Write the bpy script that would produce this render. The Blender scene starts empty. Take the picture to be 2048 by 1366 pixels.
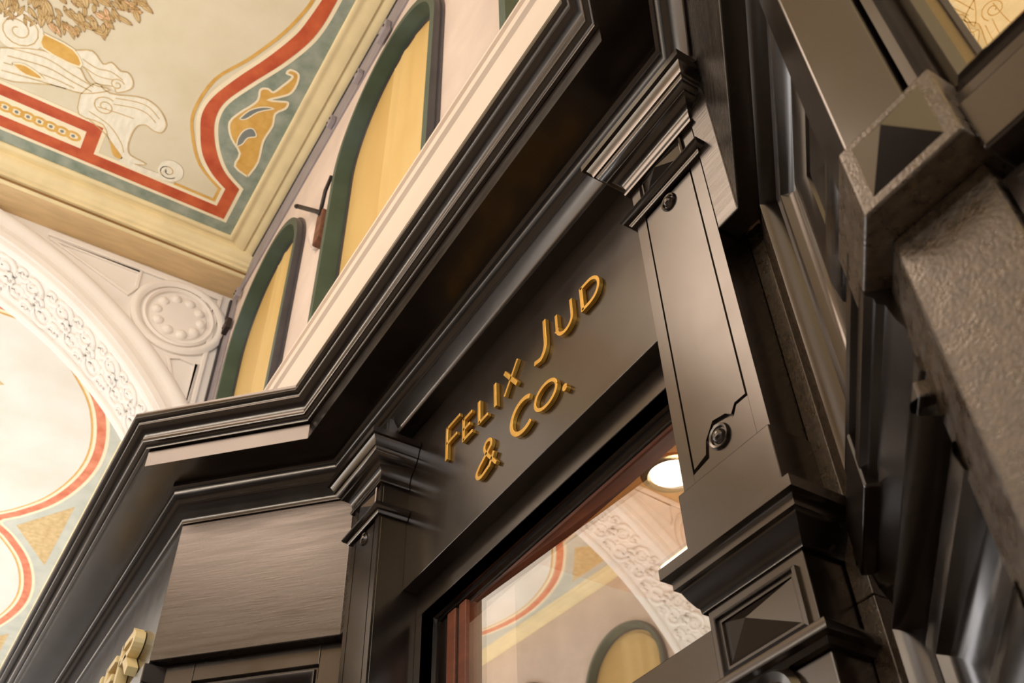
import bpy, bmesh, math, random
from mathutils import Vector, Matrix
random.seed(7)
C = bpy.context.scene.collection
sc = bpy.context.scene
ZO = 1.6            # eye height of the photographer above the passage floor
S2 = math.sqrt(2.0)

# ------------------------------------------------------------------ camera
cam_d = bpy.data.cameras.new('camera'); cam = bpy.data.objects.new('camera', cam_d); C.objects.link(cam)
right = Vector((0.52603741, 0.85012352, -0.02397158))
down = Vector((-0.60274891, 0.35278621, -0.71570639))
fwd = Vector((-0.599982, 0.39093718, 0.69798977))
m = Matrix.Identity(4)
for i in range(3):
    m[i][0] = right[i]; m[i][1] = -down[i]; m[i][2] = -fwd[i]
m[2][3] = ZO
cam.matrix_world = m
cam_d.sensor_width = 36.0; cam_d.lens = 34.8558
cam_d.clip_start = 0.02; cam_d.clip_end = 200
cam_d.dof.use_dof = True; cam_d.dof.focus_distance = 2.15; cam_d.dof.aperture_fstop = 8.0
sc.camera = cam

# ------------------------------------------------------------------ world, lights, exposure
sc.view_settings.view_transform = 'Standard'; sc.view_settings.look = 'None'
sc.view_settings.gamma = 1.0; sc.view_settings.use_curve_mapping = False
sc.view_settings.exposure = 0.0
w = bpy.data.worlds.new('world'); sc.world = w; w.use_nodes = True
bg = w.node_tree.nodes['Background']; bg.inputs[0].default_value = (0.90, 0.94, 1.0, 1); bg.inputs[1].default_value = 4.0

def area(name, loc, target, sx, sy, power, col, spread=math.pi):
    l = bpy.data.lights.new(name, 'AREA'); l.shape = 'RECTANGLE'; l.size = sx; l.size_y = sy
    l.energy = power; l.color = col; l.spread = spread
    o = bpy.data.objects.new(name, l); C.objects.link(o)
    o.location = (loc[0], loc[1], loc[2] + ZO)
    d = Vector((target[0] - loc[0], target[1] - loc[1], target[2] - loc[2]))
    o.rotation_euler = d.to_track_quat('-Z', 'Y').to_euler()
    return o
WARM = (1.0, 0.92, 0.80); SOFT = (1.0, 0.97, 0.93)
area('uplight_opposite', (-2.5, -3.55, 2.45), (-2.5, -1.2, 5.5), 4.6, 0.25, 95, WARM)
area('uplight_opposite_far', (-9.0, -3.55, 2.45), (-9.0, -1.2, 5.5), 6.0, 0.25, 105, SOFT)
area('uplight_near_side_far', (-9.0, 0.55, 2.45), (-9.0, -1.0, 5.5), 6.0, 0.15, 55, SOFT)
area('uplight_opposite_behind', (3.2, -3.55, 2.45), (3.2, -1.2, 5.5), 4.6, 0.25, 45, WARM)
area('lantern_glow_centre', (-2.4, -1.55, 4.1), (-3.6, 0.9, 2.0), 1.7, 1.7, 42, (1.0, 0.81, 0.68))
area('shop_ceiling_fill', (-1.7, 2.0, 1.0), (-1.7, 2.0, 3), .5, .5, 16, WARM)  # unseen fill added below the shop ceiling to brighten it

# ------------------------------------------------------------------ materials
def lin(c):
    return tuple((v / 255.0 / 12.92) if v / 255.0 <= 0.04045 else ((v / 255.0 + 0.055) / 1.055) ** 2.4 for v in c)
MATS = {}
def mat(name, rgb, rough=0.6, var=0.12, scale=6.0, bump=0.0, bscale=40.0, coat=0.0, metal=0.0, stretch=(1, 1, 1),
        rgb2=None, rvar=0.0, spec=0.5, detail=4.0, ior=1.5):
    m = bpy.data.materials.new(name); m.use_nodes = True; nt = m.node_tree; N = nt.nodes; L = nt.links
    b = N['Principled BSDF']
    tc = N.new('ShaderNodeTexCoord'); mp = N.new('ShaderNodeMapping'); mp.inputs['Scale'].default_value = stretch
    L.new(tc.outputs['Object'], mp.inputs['Vector'])
    nz = N.new('ShaderNodeTexNoise'); nz.inputs['Scale'].default_value = scale; nz.inputs['Detail'].default_value = detail
    L.new(mp.outputs['Vector'], nz.inputs['Vector'])
    cr = N.new('ShaderNodeValToRGB'); cr.color_ramp.elements[0].position = 0.3; cr.color_ramp.elements[1].position = 0.7
    c = lin(rgb)
    if rgb2: c0, c1 = c, lin(rgb2)
    else: c0 = tuple(v * (1 - var) for v in c); c1 = tuple(min(1, v * (1 + var)) for v in c)
    cr.color_ramp.elements[0].color = (*c0, 1); cr.color_ramp.elements[1].color = (*c1, 1)
    L.new(nz.outputs['Fac'], cr.inputs['Fac']); L.new(cr.outputs['Color'], b.inputs['Base Color'])
    b.inputs['Roughness'].default_value = rough; b.inputs['Metallic'].default_value = metal
    b.inputs['Coat Weight'].default_value = coat; b.inputs['Coat Roughness'].default_value = 0.12
    b.inputs['Specular IOR Level'].default_value = spec; b.inputs['IOR'].default_value = ior
    if ior > 1.9: b.inputs['Specular Tint'].default_value = (1.0, 0.89, 0.80, 1)
    if rvar:
        n3 = N.new('ShaderNodeTexNoise'); n3.inputs['Scale'].default_value = bscale * 0.25; n3.inputs['Detail'].default_value = 6
        L.new(mp.outputs['Vector'], n3.inputs['Vector'])
        mr = N.new('ShaderNodeMapRange'); mr.inputs['From Min'].default_value = 0.3; mr.inputs['From Max'].default_value = 0.7
        mr.inputs['To Min'].default_value = rough - rvar; mr.inputs['To Max'].default_value = rough + rvar
        L.new(n3.outputs['Fac'], mr.inputs['Value']); L.new(mr.outputs['Result'], b.inputs['Roughness'])
    if bump:
        n2 = N.new('ShaderNodeTexNoise'); n2.inputs['Scale'].default_value = bscale; n2.inputs['Detail'].default_value = 5
        L.new(mp.outputs['Vector'], n2.inputs['Vector'])
        bp = N.new('ShaderNodeBump'); bp.inputs['Strength'].default_value = bump; bp.inputs['Distance'].default_value = 0.004
        L.new(n2.outputs['Fac'], bp.inputs['Height']); L.new(bp.outputs['Normal'], b.inputs['Normal'])
    MATS[name] = m; return m
M = {}
M['wood'] = mat('dark_painted_wood', (28, 21, 17), rough=0.22, var=0.2, scale=5, bump=0.02, bscale=30, rvar=0.03, ior=2.0)
M['woodh'] = mat('dark_painted_wood_brushed', (28, 21, 17), rough=0.27, var=0.2, scale=5, bump=0.06, bscale=14, rvar=0.06, ior=2.0, stretch=(1, 1, 14))
M['woodworn_sheen'] = mat('dark_painted_wood_worn_sheen_specks', (42, 33, 25), rough=0.32, scale=110, bump=0.22, bscale=210, rvar=0.12, ior=2.0, rgb2=(88, 72, 54), detail=6)  # worn pitted paint; sheen and sparkle painted in as lighter tone and specks
M['redwood'] = mat('red_brown_wood', (122, 66, 42), rough=0.35, var=0.2, scale=8, stretch=(1, 1, 6))
M['orangewood'] = mat('orange_wood_veneer', (196, 132, 78), rough=0.3, var=0.25, scale=4, stretch=(1, 5, 1))
M['gold'] = mat('gilded_letter', (236, 184, 84), rough=0.35, var=0.1, scale=30, metal=0.55)
M['cream_letter'] = mat('cream_letter', (232, 208, 150), rough=0.4, var=0.06, scale=20)
M['plaster'] = mat('white_plaster', (240, 234, 226), rough=0.6, var=0.03, scale=3, bump=0.08, bscale=30)
M['stringcourse'] = mat('cream_white_moulding_paint', (230, 212, 194), rough=0.55, var=0.03, scale=3)
M['relief'] = mat('white_plaster_relief', (240, 233, 224), rough=0.6, var=0.03, scale=3)
M['pink'] = mat('pink_beige_wall_plaster', (214, 196, 182), rough=0.75, var=0.08, scale=4, bump=0.25, bscale=25)
M['cream'] = mat('cream_painted_plaster', (238, 220, 172), rough=0.6, var=0.08, scale=5, stretch=(1, 1, 1))
M['beige'] = mat('beige_painted_plaster', (214, 184, 138), rough=0.6, var=0.1, scale=5, stretch=(6, 1, 6))
M['groove'] = mat('brown_painted_line', (140, 100, 52), rough=0.7)
M['creamline'] = mat('cream_painted_band', (244, 232, 200), rough=0.7, var=0.04, scale=8)
M['red'] = mat('red_marbled_paint', (178, 68, 28), rough=0.6, scale=9, rgb2=(208, 100, 54), detail=8)
M['green'] = mat('green_marbled_paint', (122, 138, 122), rough=0.65, scale=9, rgb2=(166, 172, 158), detail=9)
M['greygreen'] = mat('grey_green_paint', (186, 192, 180), rough=0.65, scale=5, rgb2=(206, 208, 196))
M['palered'] = mat('pale_red_marbled_paint', (208, 104, 64), rough=0.6, scale=9, rgb2=(230, 150, 112), detail=8)
M['goldpaint'] = mat('ochre_gold_paint', (208, 158, 66), rough=0.55, scale=14, rgb2=(226, 182, 96))
M['field'] = mat('ivory_fresco_ground', (216, 206, 176), rough=0.7, scale=2.5, rgb2=(230, 222, 200), detail=7)
M['field2'] = mat('pale_fresco_ground', (224, 218, 206), rough=0.7, scale=2.0, rgb2=(236, 232, 224), detail=7)
M['whitepaint'] = mat('ivory_scroll_paint', (246, 240, 222), rough=0.7, scale=12, rgb2=(230, 226, 206), stretch=(1, 3, 1))
M['leaf'] = mat('tan_leaf_paint', (196, 166, 112), rough=0.7, scale=18, rgb2=(220, 196, 146))
M['leafdark'] = mat('brown_leaf_outline', (168, 134, 82), rough=0.7)
M['blossom'] = mat('pink_blossom_paint', (232, 190, 150), rough=0.7)
M['greyblue'] = mat('grey_blue_paint', (128, 134, 130), rough=0.7)
M['greytrim'] = mat('grey_trunking_paint', (150, 142, 146), rough=0.6, var=0.12, scale=8)
M['wingreen'] = mat('window_green_paint', (62, 80, 66), rough=0.45, var=0.15, scale=7)
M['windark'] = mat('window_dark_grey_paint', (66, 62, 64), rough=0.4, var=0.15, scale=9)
M['amber'] = mat('amber_blind', (214, 182, 116), rough=0.5, scale=1.6, rgb2=(196, 158, 88), stretch=(1, 1, 0.35), detail=3)
M['amber2'] = mat('amber_blind_light', (224, 194, 130), rough=0.5, scale=2.0, rgb2=(204, 168, 98), stretch=(1, 1, 0.35), detail=3)
M['rust'] = mat('rusty_iron', (110, 70, 46), rough=0.8, var=0.4, scale=30)
M['iron'] = mat('dark_iron', (60, 52, 48), rough=0.5, metal=0.6)
M['floor'] = mat('stone_floor', (150, 140, 128), rough=0.35, var=0.15, scale=3)
M['brass'] = mat('brushed_brass_ring', (214, 178, 128), rough=0.22, metal=0.9)
M['interior'] = mat('shop_interior_plaster', (206, 184, 164), rough=0.8)
M['bulge'] = mat('paper_sheet', (235, 238, 245), rough=0.7)

def emat(name, col, s):
    m = bpy.data.materials.new(name); m.use_nodes = True; b = m.node_tree.nodes['Principled BSDF']
    b.inputs['Base Color'].default_value = (*col, 1); b.inputs['Emission Color'].default_value = (*col, 1); b.inputs['Emission Strength'].default_value = s
    return m
M['lamp'] = emat('lamp_diffuser', (1.0, 0.98, 0.95), 3.5)

def glassmat(name, refl, tint=(0.9, 0.9, 0.88), rough=0.0, gcol=(1, 0.98, 0.95, 1)):
    m = bpy.data.materials.new(name); m.use_nodes = True; nt = m.node_tree; N = nt.nodes; L = nt.links
    N.remove(N['Principled BSDF']); out = N['Material Output']
    g = N.new('ShaderNodeBsdfGlossy'); g.inputs['Roughness'].default_value = rough; g.inputs['Color'].default_value = gcol
    t = N.new('ShaderNodeBsdfTransparent'); t.inputs['Color'].default_value = (*tint, 1)
    mx = N.new('ShaderNodeMixShader'); lw = N.new('ShaderNodeLayerWeight'); pw = N.new('ShaderNodeMath'); pw.operation = 'POWER'; pw.inputs[1].default_value = 4.0; L.new(lw.outputs['Facing'], pw.inputs[0])
    ad = N.new('ShaderNodeMath'); ad.operation = 'ADD'; ad.use_clamp = True; ad.inputs[1].default_value = refl
    L.new(pw.outputs[0], ad.inputs[0]); L.new(ad.outputs[0], mx.inputs[0]); L.new(t.outputs[0], mx.inputs[1]); L.new(g.outputs[0], mx.inputs[2])
    L.new(mx.outputs[0], out.inputs['Surface']); return m
M['glass'] = glassmat('reflective_shop_glass', 0.34, (0.97, 0.96, 0.94))
M['glasswarm'] = glassmat('warm_tinted_reflective_glass', 0.70, (0.9, 0.8, 0.6), 0.0, (1.0, 0.80, 0.52, 1))
M['glassdark'] = glassmat('dark_shop_glass', 0.30, (0.5, 0.46, 0.42))

# ------------------------------------------------------------------ mesh helpers
class MB:
    def __init__(s): s.v = []; s.f = []
    def add(s, vs, fs):
        o = len(s.v); s.v += [tuple(p) for p in vs]; s.f += [tuple(i + o for i in f) for f in fs]
    def box(s, x0, x1, y0, y1, z0, z1):
        s.add([(x0, y0, z0), (x1, y0, z0), (x1, y1, z0), (x0, y1, z0), (x0, y0, z1), (x1, y0, z1), (x1, y1, z1), (x0, y1, z1)],
              [(0, 3, 2, 1), (4, 5, 6, 7), (0, 1, 5, 4), (1, 2, 6, 5), (2, 3, 7, 6), (3, 0, 4, 7)])
    def fbox(s, fr, u0, u1, n0, n1, z0, z1):
        P = [fr(u, n, z) for z in (z0, z1) for u, n in ((u0, n1), (u1, n1), (u1, n0), (u0, n0))]
        s.add(P, [(0, 3, 2, 1), (4, 5, 6, 7), (0, 1, 5, 4), (1, 2, 6, 5), (2, 3, 7, 6), (3, 0, 4, 7)])
    def prism(s, pts, vec):                      # closed polygon (any plane) pushed along vec
        n = len(pts); v = Vector(vec); a = [Vector(p) for p in pts]
        s.add(a + [p + v for p in a], [tuple(range(n - 1, -1, -1)), tuple(range(n, 2 * n))] +
              [(i, (i + 1) % n, n + (i + 1) % n, n + i) for i in range(n)])
    def grid(s, rows, closed=False, caps=False):  # rows of points of equal length
        n = len(rows[0]); o = len(s.v)
        for r in rows: s.v += [tuple(p) for p in r]
        R = len(rows)
        for i in range(R if closed else R - 1):
            for j in range(n - 1):
                a = i; b = (i + 1) % R
                s.f.append((o + a * n + j, o + b * n + j, o + b * n + j + 1, o + a * n + j + 1))
        if caps:
            s.f.append(tuple(o + j for j in range(n))); s.f.append(tuple(o + (R - 1) * n + j for j in range(n - 1, -1, -1)))
    def sweep_h(s, path, prof, caps=True):        # horizontal run: prof = (outward offset, z); outward = right of the path
        P = [Vector((p[0], p[1])) for p in path]; rows = []
        for i, p in enumerate(P):
            ns = []
            if i > 0: d = (P[i] - P[i - 1]).normalized(); ns.append(Vector((d.y, -d.x)))
            if i < len(P) - 1: d = (P[i + 1] - P[i]).normalized(); ns.append(Vector((d.y, -d.x)))
            if len(ns) == 2:
                b = (ns[0] + ns[1]).normalized(); b = b / max(0.2, b.dot(ns[0]))
            else: b = ns[0]
            rows.append([(p.x + b.x * d, p.y + b.y * d, z) for d, z in prof])
        s.grid(rows, caps=caps)
    def frame(s, fr, u0, u1, z0, z1, prof, close=True):   # mitred rectangular moulding, prof = (inset, n)
        rows = []
        for a, b in ((0, 0), (1, 0), (1, 1), (0, 1)):
            rows.append([fr((u1 - i) if a else (u0 + i), n, (z1 - i) if b else (z0 + i)) for i, n in prof])
        s.grid(rows, closed=True)
    def frame3(s, fr, u0, u1, z0, z1, prof):      # moulding on three sides, open towards u1
        rows = []
        for a, b in ((1, 0), (0, 0), (0, 1), (1, 1)):
            rows.append([fr(u1 if a else (u0 + i), n, (z1 - i) if b else (z0 + i)) for i, n in prof])
        s.grid(rows)
    def lathe(s, c, axis, prof, seg=24, up=(0, 0, 1)):   # prof = (radius, height along axis)
        ax = Vector(axis).normalized(); u = ax.cross(Vector(up))
        if u.length < 1e-3: u = ax.cross(Vector((1, 0, 0)))
        u.normalize(); v = ax.cross(u); c = Vector(c); rows = []
        for k in range(seg):
            t = 2 * math.pi * k / seg; d = u * math.cos(t) + v * math.sin(t)
            rows.append([c + d * r + ax * h for r, h in prof])
        s.grid(rows, closed=True)
    def tube(s, pts, r, seg=8):
        pts = [Vector(p) for p in pts]; rows = []
        for i, p in enumerate(pts):
            t = (pts[min(i + 1, len(pts) - 1)] - pts[max(i - 1, 0)]).normalized()
            u = t.cross(Vector((0, 0, 1)))
            if u.length < 1e-3: u = t.cross(Vector((1, 0, 0)))
            u.normalize(); v = t.cross(u)
            rr = r[i] if isinstance(r, (list, tuple)) else r
            rows.append([p + (u * math.cos(2 * math.pi * k / seg) + v * math.sin(2 * math.pi * k / seg)) * rr for k in range(seg + 1)])
        s.grid(rows, caps=True)
    def ribbon2(s, pts, wd, to3, t):              # flat ribbon along a 2D path; to3(a,b,depth)
        n = len(pts); P = [Vector(p) for p in pts]; L = []; R = []
        for i in range(n):
            ds = []
            if i > 0: ds.append((P[i] - P[i - 1]).normalized())
            if i < n - 1: ds.append((P[i + 1] - P[i]).normalized())
            nn = Vector((0, 0))
            for d in ds: nn += Vector((-d.y, d.x))
            if nn.length < 1e-6: nn = Vector((-ds[0].y, ds[0].x))
            nn.normalize(); k = max(0.5, nn.dot(Vector((-ds[0].y, ds[0].x))))
            ww = (wd[i] if isinstance(wd, (list, tuple)) else wd) / 2 / k
            L.append(P[i] + nn * ww); R.append(P[i] - nn * ww)
        rows = []
        for a, b in zip(L, R):
            rows.append([to3(a.x, a.y, 0), to3(a.x, a.y, t), to3(b.x, b.y, t), to3(b.x, b.y, 0), to3(a.x, a.y, 0)])
        s.grid(rows, caps=True)

def link(name, mb, material, parent=None, base=None, bevel=0.0, smooth=False, label=None, kind=None, seg=2, tri=False):
    me = bpy.data.meshes.new(name)
    b = Vector(parent['_b']) if parent is not None and '_b' in parent.keys() else Vector((0, 0, 0))
    if base is not None: b = Vector(base)
    me.from_pydata([(p[0] - b[0], p[1] - b[1], p[2] - b[2]) for p in mb.v], [], mb.f)
    bm = bmesh.new(); bm.from_mesh(me)
    bmesh.ops.remove_doubles(bm, verts=bm.verts, dist=1e-5)
    if tri: bmesh.ops.triangulate(bm, faces=[f for f in bm.faces if len(f.verts) > 4])
    bmesh.ops.recalc_face_normals(bm, faces=bm.faces); bm.to_mesh(me); bm.free()
    o = bpy.data.objects.new(name, me); C.objects.link(o)
    me.materials.append(M[material] if isinstance(material, str) else material)
    if parent is not None:
        o.parent = parent; o.location = (0, 0, 0); o['_b'] = tuple(b)
    else:
        o.location = (b[0], b[1], b[2] + ZO); o['_b'] = tuple(b)
    if bevel:
        md = o.modifiers.new('bevel', 'BEVEL'); md.width = bevel; md.segments = seg; md.limit_method = 'ANGLE'; md.angle_limit = math.radians(40)
    if smooth:
        for p in me.polygons: p.use_smooth = True
        if smooth == 'auto':
            me.set_sharp_from_angle(angle=math.radians(42))
    if label: o['label'] = label
    if kind: o['kind'] = kind
    return o
def thing(name, label, cat, base=(0, 0, -1.6), group=None, kind=None):
    o = bpy.data.objects.new(name, None); C.objects.link(o); o.location = (base[0], base[1], base[2] + ZO)
    o.empty_display_size = 0.1; o['_b'] = tuple(base)
    if label: o['label'] = label
    if cat: o['category'] = cat
    if group: o['group'] = group
    if kind: o['kind'] = kind
    return o
def tag(o, label=None, cat=None, group=None, kind=None):
    if label: o['label'] = label
    if cat: o['category'] = cat
    if group: o['group'] = group
    if kind: o['kind'] = kind
    return o
FA = lambda u, n, z: (u, -n, z)                                        # plane parallel to the passage, outward = -Y
FL = lambda u, n, z: ((u + n) / S2, (u - n) / S2, z)                    # left splay, outward (1,-1)
FR = lambda u, n, z: ((u - n) / S2, (-u - n) / S2, z)                   # right splay, outward (-1,-1)
FO = lambda u, n, z: (-u, n, z)                                        # opposite side, outward = +Y (origin shifted by n)
def catmull(pts, k=6):
    out = []; n = len(pts)
    for i in range(n - 1):
        p0 = pts[max(i - 1, 0)]; p1 = pts[i]; p2 = pts[i + 1]; p3 = pts[min(i + 2, n - 1)]
        for j in range(k):
            t = j / k
            out.append(tuple(0.5 * (2 * b + (c - a) * t + (2 * a - 5 * b + 4 * c - d) * t * t + (3 * b - a - 3 * c + d) * t ** 3)
                             for a, b, c, d in zip(p0, p1, p2, p3)))
    out.append(tuple(pts[-1])); return out
def offset(path, d):
    P = [Vector(p) for p in path]; out = []
    for i in range(len(P)):
        ns = []
        if i > 0: t = (P[i] - P[i - 1]).normalized(); ns.append(Vector((-t.y, t.x)))
        if i < len(P) - 1: t = (P[i + 1] - P[i]).normalized(); ns.append(Vector((-t.y, t.x)))
        b = ns[0] if len(ns) == 1 else (ns[0] + ns[1]).normalized()
        k = max(0.45, b.dot(ns[0])); q = P[i] + b * (d / k); out.append((q.x, q.y))
    return out

# ================================================================== SETTING
YW = 1.0; YO = -4.0; YC = -1.5; ZC = 5.5; XA = -5.25; AT = 0.55; RA = 2.76; ZCEN = 2.5
# floor and outer shell
f = MB(); f.box(-24, 14, -4.2, 1.0, -1.75, -1.6)
tag(link('floor', f, 'floor'), 'stone floor of the passage far below the camera', None, kind='structure')

# ---- arch walls (white transverse arches)
def arch_wall(x1, name, label, detail):
    x0 = x1 - AT
    mb = MB(); ys = [YC - 2.5 + 5.0 * k / 60 for k in range(61)]
    pts = [(y, ZCEN + math.sqrt(max(0, RA ** 2 - (y - YC) ** 2))) for y in ys]
    rows = []
    for y, z in pts: rows.append([(x1, y, ZC + .05), (x1, y, z), (x0, y, z), (x0, y, ZC + .05), (x1, y, ZC + .05)])
    mb.grid(rows)
    wl = link(name, mb, 'plaster', base=(x1, YC, -1.6)); tag(wl, label, None, kind='structure')
    # archivolt band with raised lips
    prof = [(2.76, 0), (2.76, .03), (2.80, .036), (2.815, .014), (2.86, .010), (2.87, .030), (2.90, .05), (2.94, .046), (2.965, .02), (2.975, 0)]
    mb = MB(); rows = []
    for k in range(65):
        t = math.radians(25 + 130 * k / 64); c = math.cos(t); s = math.sin(t)
        rows.append([(x1 + h, min(YW - .005, max(YO + .005, YC + r * c)), min(5.335, ZCEN + r * s)) for r, h in prof])
    mb.grid(rows)
    link('archivolt', mb, 'plaster', wl, smooth='auto')
    if not detail: return wl
    # scroll ornament pieces on the band (shared mesh)
    sm = MB(); pts = []
    def spiral(cx, cy, r0, turns, a0, sgn):
        out = []
        for k in range(int(12 * turns) + 1):
            t = k / 12.0; r = r0 * (1 - t / (turns + .25)); a = a0 + sgn * 2 * math.pi * t
            out.append((cx + r * math.cos(a), cy + r * math.sin(a)))
        return out
    to3 = lambda a, b, h: (h, a, b)
    for cx, cy, r0, a0, sg in ((-.045, .045, .070, -.6, 1), (.055, -.035, .062, 2.6, 1), (.055, .075, .036, 0, -1), (-.055, -.075, .036, 3, -1), (.005, .0, .03, 1.5, 1)):
        sp = spiral(cx, cy, r0, 1.6, a0, sg)
        sm.tube([(.004, p[0], p[1]) for p in sp], [.013 - .006 * i / len(sp) for i in range(len(sp))], 6)
    for a in (0.3, 1.2, 2.1, 3.4, 4.3, 5.2):
        c, s = math.cos(a), math.sin(a)
        sm.lathe((.002, .075 * c, .06 * s), (1, 0, 0), [(.016, 0), (.013, .007), (.006, .011), (0.0005, .012)], 8)
    proto = None                                  # scrolls on the underside of the arch, between two beads
    for k in range(26):
        t = math.radians(25.5 + 129 * k / 25); c, s_ = math.cos(t), math.sin(t)
        if proto is None:
            proto = link('scroll_ornament', sm, 'relief', wl, base=(0, 0, 0), smooth=True); o = proto
        else:
            o = proto.copy(); C.objects.link(o); o.parent = wl
        X_ = Vector((0, -c, -s_)); Z_ = Vector((1, 0, 0)); Y_ = Z_.cross(X_)
        R_ = Matrix((X_, Y_, Z_)).transposed()
        if k % 2: R_ = R_ @ Matrix.Rotation(math.pi, 3, 'X')
        o.rotation_euler = R_.to_euler(); o.scale = (1.0, 1.45, 1.75)
        o.location = (-AT / 2, RA * c, ZCEN + RA * s_ + 1.6)
    for xe in (-.035, -AT + .035):
        mb = MB(); rows = []
        for k in range(65):
            t = math.radians(25 + 130 * k / 64); c, s_ = math.cos(t), math.sin(t)
            rows.append([(x1 + xe + dx, YC + r * c, ZCEN + r * s_) for dx, r in ((-.034, RA + .003), (-.03, RA - .02), (0, RA - .028), (.03, RA - .02), (.034, RA + .003))])
        mb.grid(rows); link('intrados_bead', mb, 'plaster', wl, smooth='auto')
    # medallion in each spandrel
    for sg in (1, -1):
        cy, cz = YC + sg * 2.165, 4.975
        def ring(ra, rb, pr, nm):
            mb = MB(); rows = []
            for k in range(49):
                t = 2 * math.pi * k / 48
                rows.append([(x1 + h, cy + (ra + d) * math.cos(t), cz + (rb + d) * math.sin(t)) for d, h in pr])
            mb.grid(rows); return link(nm, mb, 'relief', wl, smooth='auto')
        ring(.30, .30, [(-.03, 0), (-.03, .02), (-.01, .034), (.01, .034), (.03, .02), (.03, 0)], 'medallion_ring')
        ring(.235, .245, [(-.02, 0), (-.015, .02), (0, .03), (.015, .02), (.02, 0)], 'medallion_ring')
        mb = MB(); mb.lathe((x1, cy, cz), (1, 0, 0), [(.20, 0.0), (.19, .012), (.12, .02), (.06, .02), (.001, .02)], 40)
        for k in range(10):
            t = 2 * math.pi * k / 10
            mb.lathe((x1 + .008, cy + .155 * math.cos(t), cz + .155 * math.sin(t)), (1, 0, 0), [(.042, 0), (.036, .016), (.02, .026), (.0005, .03)], 12)
        link('medallion_rosette', mb, 'relief', wl, smooth='auto')
        # spandrel mouldings
        mb = MB()
        a0 = YC + sg * 2.42; a1 = YC + sg * 1.2
        for z in (5.30,):
            mb.box(x1, x1 + .022, min(a0, a1), max(a0, a1), z - .03, z + .02)
        mb.box(x1, x1 + .02, min(a0, a0 - sg * .035), max(a0, a0 - sg * .035), 3.6, 5.27)
        link('spandrel_border', mb, 'relief', wl, bevel=.008)
        for tri_ in ([(YC + sg * 1.83, 5.25), (YC + sg * 1.22, 5.25), (YC + sg * 1.80, 5.02), (YC + sg * 1.84, 5.1)],
                     [(YC + sg * 2.36, 4.62), (YC + sg * 2.36, 4.05), (YC + sg * 2.40 - sg * .23, 4.60), (YC + sg * 2.25, 4.63)],
                     [(YC + sg * 2.37, 5.24), (YC + sg * 2.37, 5.1), (YC + sg * 2.27, 5.24)]):
            mb = MB(); q = tri_ + [tri_[0], tri_[1]]
            mb.ribbon2(q, .026, lambda a, b, h: (x1 + h, a, b), .018)
            link('spandrel_panel_moulding', mb, 'relief', wl, bevel=.006)
    return wl
arch_wall(XA, 'wall_left', 'white plaster arch wall with scroll band and oval medallion at far end of bay', True)
arch_wall(0.50, 'wall_right', 'white plaster arch wall over the photographer, out of view', False)
arch_wall(-14.0, 'wall_back', 'white plaster arch wall at the far end of the next bay', False)

# ---- upper side walls with arched windows
def upper_wall(name, y, sg, xa, xb, wins, label):
    mb = MB(); z0, z1 = 2.2, ZC + .03; t = .30 * sg
    R = .548
    x = xa
    for cx, in [(c,) for c in wins]:
        mb.box(x, cx - R, min(y, y + t), max(y, y + t), z0, z1)
        mb.box(cx - R, cx + R, min(y, y + t), max(y, y + t), z0, 3.0)
        rows = []
        for k in range(25):
            a = math.pi - math.pi * k / 24; px = cx + R * math.cos(a); pz = 4.34 + R * math.sin(a)
            rows.append([(px, y, z1), (px, y, pz), (px, y + t, pz), (px, y + t, z1), (px, y, z1)])
        mb.grid(rows)
        x = cx + R
    mb.box(x, xb, min(y, y + t), max(y, y + t), z0, z1)
    w_ = link(name, mb, 'pink', base=((xa + xb) / 2, y, 2.2)); tag(w_, label, None, kind='structure'); return w_
WIN = [-4.24, -2.60, -0.90]
wn = [0]
def arched_window(cx, y, sg, label):
    wn[0] += 1
    t = thing('window_%d' % wn[0], label, None, (cx, y, 3.0), kind='structure')
    def outline(r, zb=3.0, n=28):
        return [(cx - r, zb)] + [(cx + r * math.cos(math.pi - math.pi * k / n), 4.34 + r * math.sin(math.pi - math.pi * k / n)) for k in range(n + 1)] + [(cx + r, zb)]
    def band(prof, nm, m_):
        mb = MB(); os_ = [outline(r) for r, _ in prof]; rows = []
        for k in range(len(os_[0])): rows.append([(os_[j][k][0], y - sg * prof[j][1], os_[j][k][1]) for j in range(len(prof))])
        mb.grid(rows); link(nm, mb, m_, t, smooth='auto')
    band([(.572, .05), (.530, .05), (.524, -.036)], 'surround', 'wingreen')
    band([(.590, 0), (.590, .012), (.575, .014), (.575, .046), (.572, .05)], 'surround_outer_face', 'windark')
    band([(.524, -.036), (.512, -.036), (.510, -.06)], 'sash', 'windark')
    mb = MB(); o_ = outline(.515); mb.prism([(p[0], y + sg * .046, p[1]) for p in o_], (0, sg * .012, 0))
    link('pane', mb, 'amber', t, tri=True)
    # folded blind hanging behind the rim: two overlapping sheets
    mb = MB(); rows = []
    for k in range(13):
        xx = cx - .06 + .50 * k / 12; h = math.sqrt(max(0, .5 ** 2 - (xx - cx) ** 2)); zt = 4.33 + h - .02
        yy = y + sg * (.036 + .005 * math.sin(k * 1.7))
        rows.append([(xx, yy, 3.02), (xx - .02, yy, 3.7), (xx, yy, zt)])
    mb.grid(rows); link('blind_sheet', mb, 'amber2', t, smooth=True)
    return t
upper_wall('wall_upper', YW, 1, XA, 0.20, WIN, 'pink beige upper wall with three arched windows above the white string course')
for i, cx in enumerate(WIN):
    arched_window(cx, YW, 1, ['small looking arched amber window with green surround next to the white arch wall',
                              'large arched amber window with green surround in the middle of the upper wall',
                              'arched window at the near end of the upper wall, only its green edge in view'][i])
upper_wall('wall_upper', YO, -1, XA, 0.20, WIN, 'opposite upper wall of the passage, seen only in reflections')
for i, cx in enumerate(WIN): arched_window(cx, YO, -1, 'arched amber window in the opposite upper wall of this bay')
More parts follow.
